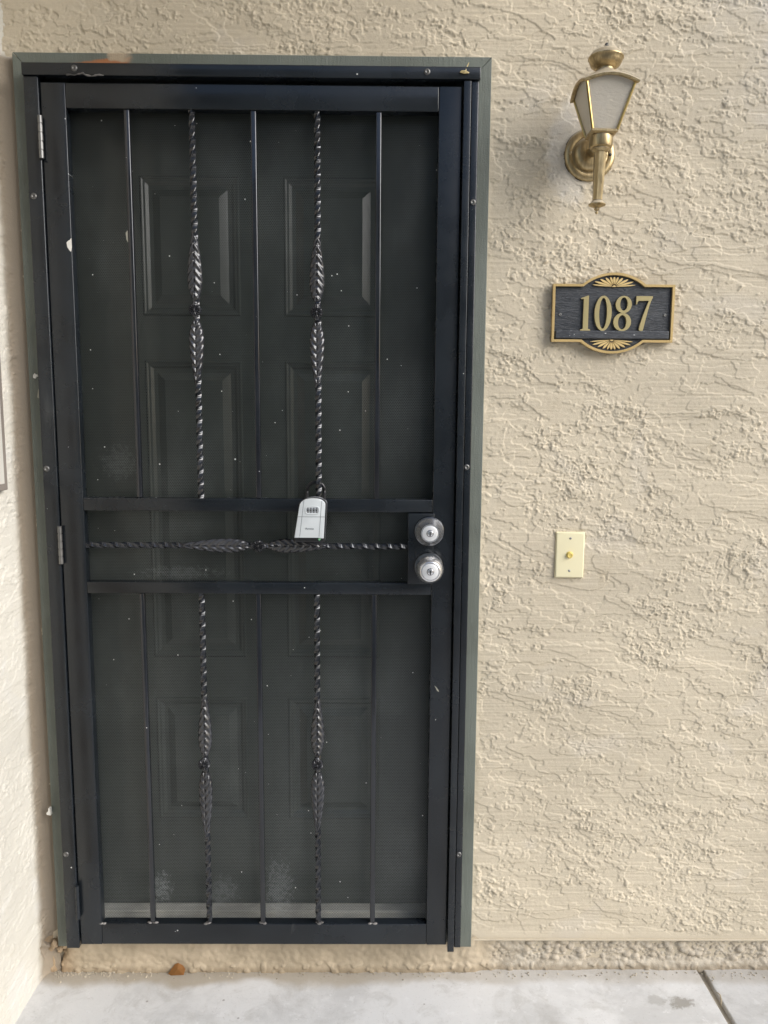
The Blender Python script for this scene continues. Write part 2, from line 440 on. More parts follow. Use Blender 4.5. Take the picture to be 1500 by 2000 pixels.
# ---------------------------------------------------------------- stucco relief
def gnoise(shape, dx, lx, lz, seed, ang=0.0):
    rng = np.random.default_rng(seed); nz, nx = shape
    f = np.fft.rfft2(rng.standard_normal(shape))
    kx = np.fft.rfftfreq(nx, dx)[None, :]*2*np.pi; kz = np.fft.fftfreq(nz, dx)[:, None]*2*np.pi
    c, s = math.cos(ang), math.sin(ang)
    a = c*kx + s*kz; b = -s*kx + c*kz
    f *= np.exp(-((a*lx)**2 + (b*lz)**2)/4)
    o = np.fft.irfft2(f, shape); return (o-o.mean())/o.std()
def ss(x, a, b):
    t = np.clip((x-a)/(b-a), 0, 1); return t*t*(3-2*t)
def stucco_height(nz, nx, dx, seed):
    """skip-trowel plaster: flat dragged plateaus with ragged lips over a rough coat (metres)"""
    sh = (nz, nx); S = seed*100
    g = lambda lx, lz, k, a=0.0: gnoise(sh, dx, lx, lz, S+k, a)
    fine = g(.0034, .0030, 1); mid = g(.0085, .0060, 2)
    sm = g(.085, .050, 3); rough = ss(sm + .7*g(.020, .013, 4), -.7, .8)   # 0 = smeared flat, 1 = rough dabs
    rag = .30 + .55*rough
    A = g(.075, .020, 5, -.20) + rag*(.38*mid + .22*fine)
    B = g(.050, .014, 6, -.06) + rag*(.45*g(.010, .007, 7) + .26*g(.0038, .0032, 8))
    E = g(.030, .016, 14, .35) + rag*(.50*g(.008, .006, 15) + .24*fine)
    D = g(.0105, .0075, 9) + .45*fine
    rlip = .12 + .75*rough*ss(g(.04, .03, 16), -.3, .8)
    def step(f, t, w, hs, lip): return hs*ss(f, t-w, t+w) + lip*rlip*np.exp(-((f-t-w*1.5)/(w*2.2))**2)
    h = step(A, .10, .045, .0019, .0011) + step(B, .55, .05, .0017, .0012) + step(E, .80, .06, .0014, .0012)
    h += step(A, -1.0, .05, .0014, .0009)
    dab = ss(g(.03, .014, 17), -.6, .7)
    h += rough*(.0012*ss(D, .80, .95)*dab + .0017*ss(g(.0042, .0034, 10), 1.05, 1.4)*dab + .0015*ss(g(.0070, .0040, 11), 1.25, 1.5))
    h += (1-rough)*(.00026*g(.07, .0017, 12)) + .00016*fine
    h += .0010*g(.16, .12, 13)
    return h - h.mean()
def grid_mesh(name, P, keep, m):
    """P: (nz, nx, 3) vertices; keep: (nz-1, nx-1) mask of faces"""
    nz, nx = P.shape[:2]
    idx = np.arange(nz*nx).reshape(nz, nx)
    q = np.stack([idx[:-1, :-1], idx[:-1, 1:], idx[1:, 1:], idx[1:, :-1]], -1)[keep]
    used = np.zeros(nz*nx, bool); used[q.ravel()] = True
    remap = np.cumsum(used)-1; q = remap[q]; V = P.reshape(-1, 3)[used]
    me = bpy.data.meshes.new(name)
    me.vertices.add(len(V)); me.vertices.foreach_set('co', V.astype(np.float32).ravel())
    me.loops.add(q.size); me.loops.foreach_set('vertex_index', q.astype(np.int32).ravel())
    me.polygons.add(len(q)); me.polygons.foreach_set('loop_start', np.arange(0, q.size, 4, dtype=np.int32))
    me.polygons.foreach_set('use_smooth', np.ones(len(q), bool))
    me.update(calc_edges=True); me.validate()
    me.materials.append(MATS[m])
    o = bpy.data.objects.new(name, me); COL.objects.link(o)
    return o

# ================================================================ SETTING
# ---- ground and porch floor
bm = bmesh.new()
bmesh.ops.create_grid(bm, x_segments=2, y_segments=2, size=600)
bmesh.ops.translate(bm, verts=bm.verts, vec=(0, 0, -.11))
o = obj('ground', bm, 'desert_ground'); o['kind'] = 'structure'
o['label'] = 'pale dry ground stretching away from the porch'
pf = bpy.data.objects.new('porch_floor', None); COL.objects.link(pf); pf['kind'] = 'structure'
pf['label'] = 'stained pale grey concrete porch floor below the door'
def slab(xa, xb, xa2, xb2):
    b = bmesh.new(); y0, y1 = -2.3, .06
    a = [b.verts.new(p) for p in ((xa2, y0, 0), (xb2, y0, 0), (xb, y1, 0), (xa, y1, 0))]
    c = [b.verts.new((v.co.x, v.co.y, -.10)) for v in a]
    top = b.faces.new(a); b.faces.new(list(reversed(c)))
    for i in range(4): b.faces.new((a[i], c[i], c[(i+1) % 4], a[(i+1) % 4]))
    bmesh.ops.bevel(b, geom=list(top.edges), offset=.005, segments=3, profile=.5, affect='EDGES')
    return b
obj('concrete_slab', slab(-.30, 1.636, -.30, 1.646), 'concrete', pf, True)
obj('concrete_slab', slab(1.652, 3.2, 1.662, 3.2), 'concrete', pf, True)
obj('joint_bed', box(1.630, 1.668, -2.29, .05, -.095, -.012), 'grit', pf)

# ---- back wall
bw = thing('stucco_wall', 'tan rough trowelled stucco wall around the black security door', 'wall', (1.5, 0, 0))
dx = .0016
X0, X1, Z0, Z1 = -.09, 1.90, .092, 2.43
nx = int((X1-X0)/dx)+1; nz = int((Z1-Z0)/dx)+1
xs = X0 + np.arange(nx)*dx; zs = Z0 + np.arange(nz)*dx
H = stucco_height(nz, nx, dx, 3)*.74
XX, ZZ = np.meshgrid(xs, zs)
# plaster thins out towards the lamp repair and the straight screed at the foot
rep = np.exp(-(((XX-1.215)/.05)**2 + ((ZZ-2.04)/.13)**2))
H *= (1-.65*rep)
foot = ss(ZZ, Z0+.002, Z0+.03); H = H*foot + .0015*(1-foot)
nearcase = ss(XX, 1.030, 1.046); H = np.where(ZZ < 2.25, H*(.35+.65*nearcase), H)
P = np.stack([XX, -H, ZZ], -1)
xc = (xs[:-1]+xs[1:])/2; zc = (zs[:-1]+zs[1:])/2
keep = ~(((xc > -.030) & (xc < 1.027))[None, :] & (zc < 2.240)[:, None])
pl = grid_mesh('plaster', P, keep, 'stucco'); pl.parent = bw; pl.location = -Vector(bw.location)
lip = obj('weep_screed', box(1.0325, 3.0, -.004, .018, .0885, .0925, .0008), 'stucco', bw)
obj('plaster_field', box(1.895, 3.0, -.001, .02, .093, 2.43), 'stucco_far', bw)
obj('plaster_field', box(-.30, 3.0, -.0012, .02, 2.425, 2.98), 'stucco_far', bw)
obj('wall_core', box(1.0, 3.0, .012, .20, .0, 2.98), 'stucco', bw)
obj('wall_core', box(-.40, .012, .012, .20, .0, 2.98), 'stucco', bw)
obj('wall_core', box(.012, 1.0, .012, .20, 2.23, 2.98), 'stucco', bw)
# footing below the screed: smooth render under the door, exposed pebbly concrete to the right
dxf = .002; fx = np.arange(-.085, 2.10, dxf); fz = np.arange(-.01, .1005, dxf)
FX, FZ = np.meshgrid(fx, fz); sh = FX.shape
rng = np.random.default_rng(5)
peb = np.zeros(sh)
for _ in range(2300):
    px, pz = rng.uniform(1.06, 2.1), rng.uniform(.022, .098); rad = rng.uniform(.0022, .0070)*(1 if rng.random() > .10 else 2.0)
    i0, i1 = np.searchsorted(fx, (px-rad, px+rad)); j0, j1 = np.searchsorted(fz, (pz-rad, pz+rad))
    if i1 <= i0 or j1 <= j0: continue
    d2 = ((FX[j0:j1, i0:i1]-px)/rad)**2 + ((FZ[j0:j1, i0:i1]-pz)/(rad*.75))**2
    hh = np.sqrt(np.clip(1-d2, 0, 1))*rad*.75
    peb[j0:j1, i0:i1] = np.maximum(peb[j0:j1, i0:i1], hh)
rm = ss(FX + .03*gnoise(sh, dxf, .03, .03, 61), 1.08, 1.15)*ss(FZ, .018, .035)
Fh = .0006*gnoise(sh, dxf, .006, .006, 62) + .0010*gnoise(sh, dxf, .03, .02, 63)
Fh += .004*ss(FZ, .03, .0) + .003*ss(gnoise(sh, dxf, .008, .006, 64), .6, 1.4)*ss(FZ, .035, .012)
Fh = Fh*(1-rm) + (peb-.006)*rm
base = np.where(FX < 1.0, -.004, .009); base = -.004 + .012*ss(FX, 1.03, 1.09)
# broken-out hole where the casing meets the inner corner
hole = np.exp(-(((FX+.040)/.014)**2 + ((FZ-.075)/.030)**2)) + .8*np.exp(-(((FX+.047)/.006)**2 + ((FZ-.03)/.03)**2))
hole *= (1 + .5*gnoise(sh, dxf, .006, .006, 65))
FP = np.stack([FX, base - Fh + .03*np.clip(hole, 0, 1.1), FZ], -1)
fo = grid_mesh('footing', FP, np.ones((sh[0]-1, sh[1]-1), bool), 'footing'); fo.parent = bw; fo.location = -Vector(bw.location)
obj('footing_field', box(2.095, 3.0, .008, .03, -.1, .090), 'footing', bw)

# ---- left wall, meeting the back wall in a hand-run hollow
lw = thing('side_wall', 'bright cream stucco side wall at the left edge, meeting the door corner', 'wall', (-.1, -.5, 0))
dx = .0020; LX = -.072; ly = np.arange(0.0, .30, dx); nzl = int(2.56/dx); lz = -.006 + np.arange(nzl)*dx
LH = stucco_height(nzl, len(ly), dx, 8)*.55
LY, LZ = np.meshgrid(ly, lz)
rad = np.where(LZ > 2.246, .013, .031)
fil = rad - np.sqrt(np.clip(rad**2 - np.clip(rad-LY, 0, None)**2, 0, None))
flare = .010*np.exp(-(LZ/.05))*ss(LY, .0, .05)
brk = np.exp(-((LY/.03)**2 + ((LZ-.085)/.03)**2))*.016*(1+.6*gnoise(LH.shape, dx, .006, .006, 99))
LP = np.stack([LX + LH*ss(LY, 0, .02) + fil - flare*.6 - brk, -LY, LZ], -1)[:, ::-1]
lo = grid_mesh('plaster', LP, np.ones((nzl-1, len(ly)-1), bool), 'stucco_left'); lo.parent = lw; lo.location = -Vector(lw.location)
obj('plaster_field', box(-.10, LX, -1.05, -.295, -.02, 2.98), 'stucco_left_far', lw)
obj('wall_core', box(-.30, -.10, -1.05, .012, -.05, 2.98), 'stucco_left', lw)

# ---- porch roof that shades the doorway
pr = thing('porch_roof', 'tan porch ceiling and roof slab above the doorway', 'roof', (1.2, -.7, 2.98))
obj('ceiling_board', box(-.40, 1.35, -.85, .30, 2.98, 3.02), 'ceiling_paint', pr)
obj('roof_deck', box(-3.0, 1.45, -.90, 6.0, 3.02, 3.22), 'roof_cover', pr)
obj('roof_deck', box(1.45, 3.2, -.10, 6.0, 3.02, 3.22), 'roof_cover', pr)

# ---- unseen house added behind the camera, for the gloss paint to mirror
for nm, lb, (xa, xb, ya, yb2, h), wins in (
    ('reflection_house', 'added unseen pale stucco house mirrored in the gloss paint', (-4.0, 6.0, -11.5, -7.0, 5.2), [(-2.4, 1.0), (.8, 1.0), (3.6, 1.0), (-2.4, 3.6), (.8, 3.6), (3.6, 3.6)]),):
    nb = thing(nm, lb, 'house', ((xa+xb)/2, (ya+yb2)/2, -.11))
    obj('wall', box(xa, xb, ya, yb2, -.11, h), 'reflection_stucco', nb)
    obj('roof', box(xa-.3, xb+.3, ya-.3, yb2+.3, h, h+.25, .02), 'roof_cover', nb)
    for (q, zz) in wins:
        if nm == 'reflection_house': wn = obj('window', box(q, q+1.2, yb2+.001, yb2+.05, zz, zz+1.2, .01), 'trim', nb); obj('pane', box(q+.08, q+1.12, yb2+.04, yb2+.055, zz+.08, zz+1.12), 'window_glass', wn)
        else: wn = obj('window', box(xa-.05, xa-.001, q, q+1.2, zz, zz+1.2, .01), 'trim', nb); obj('pane', box(xa-.055, xa-.04, q+.08, q+1.12, zz+.08, zz+1.12), 'window_glass', wn)

# ================================================================ DOOR CASING
dc = thing('door_casing', 'weathered grey-green wooden casing board around the black security door', 'door casing', (.5, -.01, .083))
YT = -.020
def board(name, pts, label):
    obj(name, prism(pts, YT, .008, .0016), 'trim', dc)['label'] = label
board('casing_board', [(1.0010, .083), (1.0317, .083), (1.0317, 2.2460), (1.0010, 2.2150)], 'right casing board with rough grain')
board('casing_board', [(-.037, .083), (.012, .083), (.012, 2.1970), (-.037, 2.2458)], 'narrow left casing board in the corner')
board('head_board', [(.0125, 2.1975), (1.0, 2.2145), (1.0312, 2.2465), (-.0365, 2.2465)], 'head casing board with a bare orange primer patch')
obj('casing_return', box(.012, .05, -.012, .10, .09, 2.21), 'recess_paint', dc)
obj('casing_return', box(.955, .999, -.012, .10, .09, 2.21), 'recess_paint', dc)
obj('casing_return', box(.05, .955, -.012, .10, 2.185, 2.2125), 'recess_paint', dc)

# ================================================================ INNER ENTRY DOOR
ed = thing('entry_door', 'dark six-panel entry door behind the perforated screen', 'door', (.5, .06, .15))
YD = .060
obj('door_slab', box(.050, .955, YD+.014, YD+.05, .15, 2.185), 'entry_paint', ed)
cols = ((.211, .448), (.553, .790)); rows = ((1.6875, 2.011), (.833, 1.581), (.3916, .7245))
def dbox(a, b_, c, d, nm):
    obj(nm, box(a, b_, YD, YD+.0145, c, d), 'entry_paint', ed)
dbox(.050, .211, .15, 2.185, 'stile'); dbox(.448, .553, .15, 2.185, 'stile'); dbox(.790, .955, .15, 2.185, 'stile')
for (xa, xb) in cols:
    for (za, zb) in ((.15, .3916), (.7245, .833), (1.581, 1.6875), (2.011, 2.185)): dbox(xa, xb, za, zb, 'rail')
    for (za, zb) in rows:
        b = bmesh.new()
        def loop(i, y): return [b.verts.new(p) for p in ((xa+i, y, za+i), (xb-i, y, za+i), (xb-i, y, zb-i), (xa+i, y, zb-i))]
        L = [loop(.0, YD+.0005), loop(.003, YD-.0030), loop(.0055, YD-.0030), loop(.0085, YD-.0005), loop(.0130, YD+.0002), loop(.0200, YD+.0060), loop(.0290, YD+.0068), loop(.0480, YD-.0030), loop(.0485, YD-.0030)]
        for p, q in zip(L[:-1], L[1:]):
            for i in range(4): b.faces.new((p[i], p[(i+1) % 4], q[(i+1) % 4], q[i]))
        b.faces.new(L[-1])
        obj('panel', b, 'entry_paint', ed)
th = thing('door_threshold', 'pale worn threshold strip under the entry door, seen through the screen', 'threshold', (.5, .02, .1))
b = box(.050, .955, -.012, .075, .100, .148, .002); obj('sill_plate', b, 'threshold_metal', th)
b = box(.052, .953, .020, .050, .1482, .156, .002); obj('ridge', b, 'threshold_metal', th)

# ================================================================ SECURITY DOOR
sd_ = thing('security_door', 'black steel security screen door with twisted bars and leaf castings', 'security door', (.5, -.05, .107))
YL = -.050
BP = 'black_paint'
obj('hinge_jamb', box(0, .0325, -.055, -.0205, .1045, 2.1825, .0020), BP, sd_, 'auto')
obj('strike_jamb', box(.9835, 1.0, -.054, -.0205, .107, 2.1825, .0020), BP, sd_, 'auto')
obj('head_jamb', box(-.0005, 1.0025, -.060, -.0215, 2.1828, 2.2085, .0018), BP, sd_, 'auto')
obj('strike_strip', box(.9660, .9820, -.0625, -.030, .1015, 2.1785, .0012), BP, sd_, 'auto')
obj('inner_stop', box(.9825, .984, -.03, -.02, .11, 2.18), BP, sd_)
yb = -.024
obj('stile', box(.0345, .0890, YL, yb, .1115, 2.1720, .0020), BP, sd_, 'auto')
obj('stile', box(.9125, .9635, YL, yb, .1115, 2.1720, .0020), BP, sd_, 'auto')
obj('rail', box(.0893, .9122, YL+.0006, yb, 2.1190, 2.1715, .0018), BP, sd_, 'auto')
obj('rail', box(.0893, .9122, YL+.0006, yb, .1120, .1680, .0018), BP, sd_, 'auto')
obj('rail', box(.0893, .9122, YL+.0006, yb, 1.2235, 1.2540, .0018), BP, sd_, 'auto')
obj('rail', box(.0893, .9122, YL+.0006, yb, 1.0244, 1.0520, .0018), BP, sd_, 'auto')
# perforated sheet
b = bmesh.new()
gx, gz = np.linspace(.080, .920, 29), np.linspace(.150, 2.130, 61)
vv = [[b.verts.new((x, -.0205 + .0012*math.sin(x*9+z*2.3)*math.sin(z*5.1+x*3), z)) for x in gx] for z in gz]
for j in range(60):
    for i in range(28): b.faces.new((vv[j][i], vv[j][i+1], vv[j+1][i+1], vv[j+1][i]))
scn = obj('perforated_screen', b, 'screen', sd_, True); scn['label'] = 'dusty perforated black metal sheet behind the bars'
# plain square bars
hw = .0063; yc = -.0405
bars = ((.2205, .2176), (.5010, .4968), (.7795, .7750))
for xu, xl in bars:
    obj('plain_bar', box(xu-hw, xu+hw, yc-hw, yc+hw, 1.2542, 2.1188, .0024), 'bar_paint', sd_, 'auto')
    obj('plain_bar', box(xl-hw, xl+hw, yc-hw, yc+hw, .1682, 1.0242, .0024), 'bar_paint', sd_, 'auto')
def twisted(p0, p1, gap, pitch=.118, half=.0059, ph=0.0):
    """square bar twisted about its length; p0, p1 end points"""
    b = bmesh.new(); p0 = Vector(p0); p1 = Vector(p1); L = (p1-p0).length; t = (p1-p0)/L
    u = Vector((1, 0, 0)) if abs(t.z) > .5 else Vector((0, 0, 1)); v = t.cross(u)
    n = int(L/.0045); rings = []
    k = half; e = half*.78
    sec = ((k, -e), (k, e), (e, k), (-e, k), (-k, e), (-k, -e), (-e, -k), (e, -k))
    for i in range(n+1):
        s = L*i/n; a = 2*math.pi*s/pitch + ph
        ca, sa = math.cos(a), math.sin(a)
        rings.append([b.verts.new(p0 + t*s + u*(x*ca-y*sa) + v*(x*sa+y*ca)) for x, y in sec])
    for a, c in zip(rings[:-1], rings[1:]):
        for i in range(8): b.faces.new((a[i], a[(i+1) % 8], c[(i+1) % 8], c[i]))
    b.faces.new(rings[0]); b.faces.new(rings[-1])
    return b
def leaf(tip, basep, halfw=.0162, y=-.0465, n_ribs=8):
    """cast leaf clasping the bar: tip and base points (x, z); ribs rise from the midrib towards the tip"""
    tip = Vector((tip[0], 0, tip[1])); bs = Vector((basep[0], 0, basep[1])); ax = bs-tip; L = ax.length; ax /= L
    sx = Vector((ax.z, 0, -ax.x)); b = bmesh.new(); NT, NS = 72, 16; g = []
    for i in range(NT+1):
        t = i/NT
        wdt = halfw*(.34 + .66*math.sin(min(1, t/.72)*math.pi/2)**1.2) if t < .72 else halfw*(1 - .52*((t-.72)/.28)**2)
        row = []
        for j in range(NS+1):
            s = -1 + 2*j/NS
            ph = (t*n_ribs - abs(s)*1.25*wdt/halfw)
            f = ph-math.floor(ph)
            ribh = (.5-.5*math.cos(2*math.pi*f))**1.1
            edge = (1-abs(s)**4)
            hgt = .0072*math.sqrt(max(0, 1-(s*.96)**2))*(.55+.45*wdt/halfw) + .0038*ribh*edge*(.5+.5*min(1, t*5)) - .0018*math.exp(-(s/.10)**2)
            wj = wdt*(1 + .06*ribh)
            row.append(b.verts.new(tip + ax*(t*L) + sx*(s*wj) + Vector((0, y+.006-hgt, 0))))
        g.append(row)
    for i in range(NT):
        for j in range(NS): b.faces.new((g[i][j], g[i][j+1], g[i+1][j+1], g[i+1][j]))
    back = [[b.verts.new(v.co*1) for v in (r[0], r[-1])] for r in g]
    for r in back:
        for v in r: v.co.y = y+.011
    for i in range(NT):
        b.faces.new((back[i][0], back[i+1][0], back[i+1][1], back[i][1]))
        b.faces.new((g[i][0], g[i+1][0], back[i+1][0], back[i][0])); b.faces.new((g[i][-1], back[i][1], back[i+1][1], g[i+1][-1]))
    b.faces.new([*g[0], back[0][1], back[0][0]]); b.faces.new([*g[-1], back[-1][1], back[-1][0]])
    return b
def rosette(x, z, y=-.0480, rad=.0138):
    b = bmesh.new(); NR, NA = 9, 64; c = b.verts.new((x, y-.0065, z)); rings = []
    for i in range(1, NR+1):
        q = i/NR; row = []
        for k in range(NA):
            a = 2*math.pi*k/NA
            pet = abs(math.cos(a*7))
            h = .0065*math.exp(-(q/.24)**2) + (.0002 + .0060*pet)*math.sin(min(1, q/.9)*math.pi*.72)*(q > .2)
            if q > .95: h *= .4
            rr_ = rad*q*(1+.05*pet)
            row.append(b.verts.new((x+rr_*math.cos(a), y-h, z+rr_*math.sin(a))))
        rings.append(row)
    for k in range(NA): b.faces.new((c, rings[0][k], rings[0][(k+1) % NA]))
    for a, d in zip(rings[:-1], rings[1:]):
        for k in range(NA): b.faces.new((a[k], d[k], d[(k+1) % NA], a[(k+1) % NA]))
    bk = [b.verts.new((v.co.x, y+.008, v.co.z)) for v in rings[-1]]
    for k in range(NA): b.faces.new((rings[-1][k], bk[k], bk[(k+1) % NA], rings[-1][(k+1) % NA]))
    b.faces.new(bk)
    return b
def ornate(pa, pb, l1, r, l2, ph=0.0):
    t = obj('twisted_bar', twisted(pa, pb, None, ph=ph), 'bar_paint', sd_)
    obj('cast_leaf', leaf(*l1), 'cast_paint', t, 'auto'); obj('cast_leaf', leaf(*l2), 'cast_paint', t, 'auto')
    obj('cast_rosette', rosette(*r), 'cast_paint', t, 'auto')
    h = abs(l1[0][0]-l1[1][0]) > .05
    kn = bmesh.new()
    for q in (l1[1], l2[1]):
        dz = (r[0]-q[0], r[1]-q[1]); cx, cz = q[0]+dz[0]*.45, q[1]+dz[1]*.45
        bmesh.ops.create_icosphere(kn, subdivisions=2, radius=.0068, matrix=Matrix.Translation((cx, -.044, cz)))
    obj('cast_collar', kn, 'cast_paint', t, True)
    return t
yo = -.0405
ornate((.3640, yo, 1.2542), (.3640, yo, 2.1188), ((.3625, 1.860), (.3620, 1.7136)), (.3620, 1.6874), ((.3620, 1.5175), (.3622, 1.6630)), .5)
ornate((.6425, yo, 1.2542), (.6425, yo, 2.1188), ((.6415, 1.857), (.6400, 1.7090)), (.6398, 1.6839), ((.6405, 1.5137), (.6398, 1.6600)), 1.0)
ornate((.3600, yo, .1682), (.3600, yo, 1.0242), ((.3610, .766), (.3595, .6150)), (.3575, .5932), ((.3585, .400), (.3580, .5710)), .2)
ornate((.6370, yo, .1682), (.6370, yo, 1.0242), ((.6380, .762), (.6370, .6165)), (.6370, .5932), ((.6365, .412), (.6370, .5710)), .8)
ornate((.0893, yo, 1.1405), (.8535, yo, 1.1405), ((.3130, 1.1397), (.4749, 1.1405)), (.4992, 1.1408), ((.6660, 1.1405), (.5236, 1.1400)), .3)
# hinges
def hinge(zc_):
    prof = []; z = -.046
    for k in range(5):
        for dz, r in ((.0006, .0042), (.0012, .0052), (.0165, .0052), (.0172, .0042)): prof.append((z+k*.0184+dz, r))
    return lathe(prof, (.0338, -.0565, zc_), 'Z', 14)
for i, (zc_, ) in enumerate(((2.055,), (1.142,), (.2320,))):
    obj('hinge', hinge(zc_), 'old_silver' if i < 2 else 'black_paint', sd_, 'auto')
# frame screws
s0 = None
def screw(x, z, y=-.055):
    b = lathe([(-.001, .0066), (.0005, .0070), (.0020, .0062), (.0030, .0045), (.0030, .0030), (.0016, .0028), (.0014, .0)], (x, y, z), '-Y', 18)
    return b
s0 = obj('screw', screw(.1155, 2.1965, -.060), 'old_silver', sd_, True)
for x, z, y in ((.885, 2.1965, -.060), (.0115, 1.930, -.055), (.9915, 1.926, -.054), (.0100, 1.322, -.055), (.9900, 1.332, -.054), (.0105, .360, -.055), (.9905, .362, -.054)):
    again(s0, sd_, (x-.1155, y+.060, z-2.1965), 'screw')
# welds where bars meet the bottom rail
for i, x in enumerate((.0895, .2176, .3600, .4968, .6370, .7750)):
    b = bmesh.new()
    for k in range(4):
        bmesh.ops.create_icosphere(b, subdivisions=2, radius=random.uniform(.0028, .0048), matrix=Matrix.Translation((x+random.uniform(-.009, .009), -.0475+random.uniform(0, .006), .1675+random.uniform(-.001, .0015))) @ Matrix.Diagonal((1.5, 1, .6, 1)))
    obj('weld_bead', b, 'weld', sd_, True)
sm_ = bmesh.new(); rs = random.Random(11)
tube([(.098+.0045*i, -.0605-.001*rs.random(), 2.1815+.0012*math.sin(i*.9)+.0008*rs.random() + (.0035 if 4 < i < 9 else 0)) for i in range(19)], [.0006+.0016*rs.random() for i in range(19)], 6, sm_)
obj('sealant_smear', sm_, 'weld', sd_, True)
# scraped paint flake on the hinge stile
b = prism([(.0855, 1.838), (.0885, 1.842), (.0887, 1.822), (.0870, 1.812), (.0835, 1.815), (.0790, 1.822), (.0775, 1.832), (.0815, 1.836)], YL-.0004, YL+.001)
obj('paint_scrape', b, 'white_chip', sd_)
obj('paint_scrape', prism([(.9230, .7990), (.9265, .7965), (.9330, .7880), (.9345, .7830), (.9300, .7855), (.9260, .7930)], YL-.0003, YL+.001), 'scraped', sd_)
obj('paint_scrape', prism([(.2100, 1.8550), (.2140, 1.8600), (.2142, 1.8350), (.2115, 1.8400)], yc-hw-.0003, yc), 'scraped', sd_)
# lock box, deadbolt, knob
obj('lock_plate', box(.8545, .9165, -.0545, yb+.001, 1.0515, 1.2215, .0015), BP, sd_, 'auto')
LXc = .9045
def lock_face(parent, z, y, rf, m='nickel_satin'):
    obj('plug_gap', lathe([(0, .0084), (.0003, .0084), (.0003, 0)], (LXc, y, z), '-Y', 28), 'slot_dark', parent)
    obj('cylinder_plug', lathe([(0, .0072), (.0012, .0072), (.0016, .0066), (.0016, 0)], (LXc, y, z), '-Y', 28), 'nickel', parent, 'auto')
    obj('keyway', box(LXc-.0013, LXc+.0013, y-.0022, y, z-.0065, z+.0035, .0003), 'slot_dark', parent)
db = obj('deadbolt', lathe([(0, .0365), (.004, .0365), (.0075, .0345), (.0085, .0320)], (LXc, -.0515, 1.1795), '-Y', 48), 'dark_nickel', sd_, 'auto')
obj('guard_ring', lathe([(0, .0320), (.004, .0325), (.0065, .0318), (.0080, .0305), (.0265, .0222), (.0290, .0212), (.0290, .0192), (.0278, .0186), (.0278, .0)], (LXc, -.0595, 1.1795), '-Y', 48), 'nickel', db, 'auto')
obj('cylinder_face', lathe([(0, .0180), (.0010, .0180), (.0014, .0172), (.0014, 0)], (LXc, -.0872, 1.1795), '-Y', 40), 'nickel_satin', db, 'auto')
lock_face(db, 1.1795, -.0885, .018)
kb = obj('door_knob', lathe([(0, .0355), (.004, .0355), (.0075, .0335), (.009, .029)], (LXc, -.0515, 1.0945), '-Y', 48), 'dark_nickel', sd_, 'auto')
obj('knob_body', lathe([(0, .014), (.010, .013), (.016, .0155), (.021, .0275), (.0255, .0318), (.0300, .0325), (.0340, .0312), (.0540, .0240), (.0555, .0218), (.0555, .0198), (.0545, .0192), (.0545, 0)], (LXc, -.0600, 1.0945), '-Y', 48), 'nickel', kb, 'auto')
obj('cylinder_face', lathe([(0, .0187), (.0010, .0187), (.0014, .0180), (.0014, 0)], (LXc, -.1142, 1.0945), '-Y', 40), 'nickel_satin', kb, 'auto')
lock_face(kb, 1.0945, -.1155, .018)

# ================================================================ KEY LOCK BOX
kl = thing('key_lock_box', 'silver combination key lock box hanging on the twisted bar', 'lock box', (.630, -.07, 1.165))
def TL_(pts, sk=.10): return [(x + .6295 + (z-1.215)*sk, z) for x, z in pts]
def outline(hwt, hwb, zt, zb, arc=.020, nseg=14):
    pts = [(-hwb, zb), (hwb, zb)]
    ztop = zt-arc
    pts += [(hwt*1.0, ztop-.004)]
    for i in range(1, nseg):
        a = math.pi*i/nseg
        pts.append((hwt*math.cos(a)*(1 if abs(math.cos(a)) < .9 else 1), ztop + arc*math.sin(a)**.75))
    pts += [(-hwt*1.0, ztop-.004)]
    return pts
obj('back_shell', prism(TL_(outline(.0315, .0345, 1.2605, 1.1590)), -.0760, -.0535, .002), 'grey_plastic', kl, 'auto')
obj('side_bumper', prism(TL_(outline(.0325, .0355, 1.2615, 1.1580)), -.0900, -.0760, .003), 'black_plastic', kl, 'auto')
fc = obj('front_cover', prism(TL_([(-.0345, 1.1690), (-.0245, 1.1690), (-.0243, 1.1718), (.0240, 1.1718), (.0242, 1.1680), (.0330, 1.1680)] + outline(.0298, .03, 1.2610, 0)[2:]), -.0985, -.0898, .0022), 'silver_plastic', kl, 'auto')
obj('seam', prism(TL_([(-.0318, 1.2178), (.0310, 1.2178), (.0310, 1.2187), (-.0318, 1.2187)]), -.0988, -.0975), 'print_grey', fc)
for sgn in (-1, 1):
    obj('seam', prism(TL_([(sgn*.0222-.0004, 1.1725), (sgn*.0222+.0004, 1.1725), (sgn*.0205+.0004, 1.2545), (sgn*.0205-.0004, 1.2545)], .10), -.0988, -.0975), 'print_grey', fc)
cx, cz = .6295 + (1.233-1.215)*.10 + .001, 1.2335
ov = lambda a, b_: [(cx + a*math.copysign(abs(math.cos(q))**.6, math.cos(q)), cz + b_*math.copysign(abs(math.sin(q))**.6, math.sin(q))) for q in [2*math.pi*i/36 for i in range(36)]]
obj('dial_bezel', ring(ov(.0165, .0098), ov(.0145, .0080), -.0995, -.0980), 'silver_plastic', fc, True)
obj('dial_window', prism(ov(.0146, .0081), -.0989, -.0975), 'silver_plastic', fc)
d0 = None
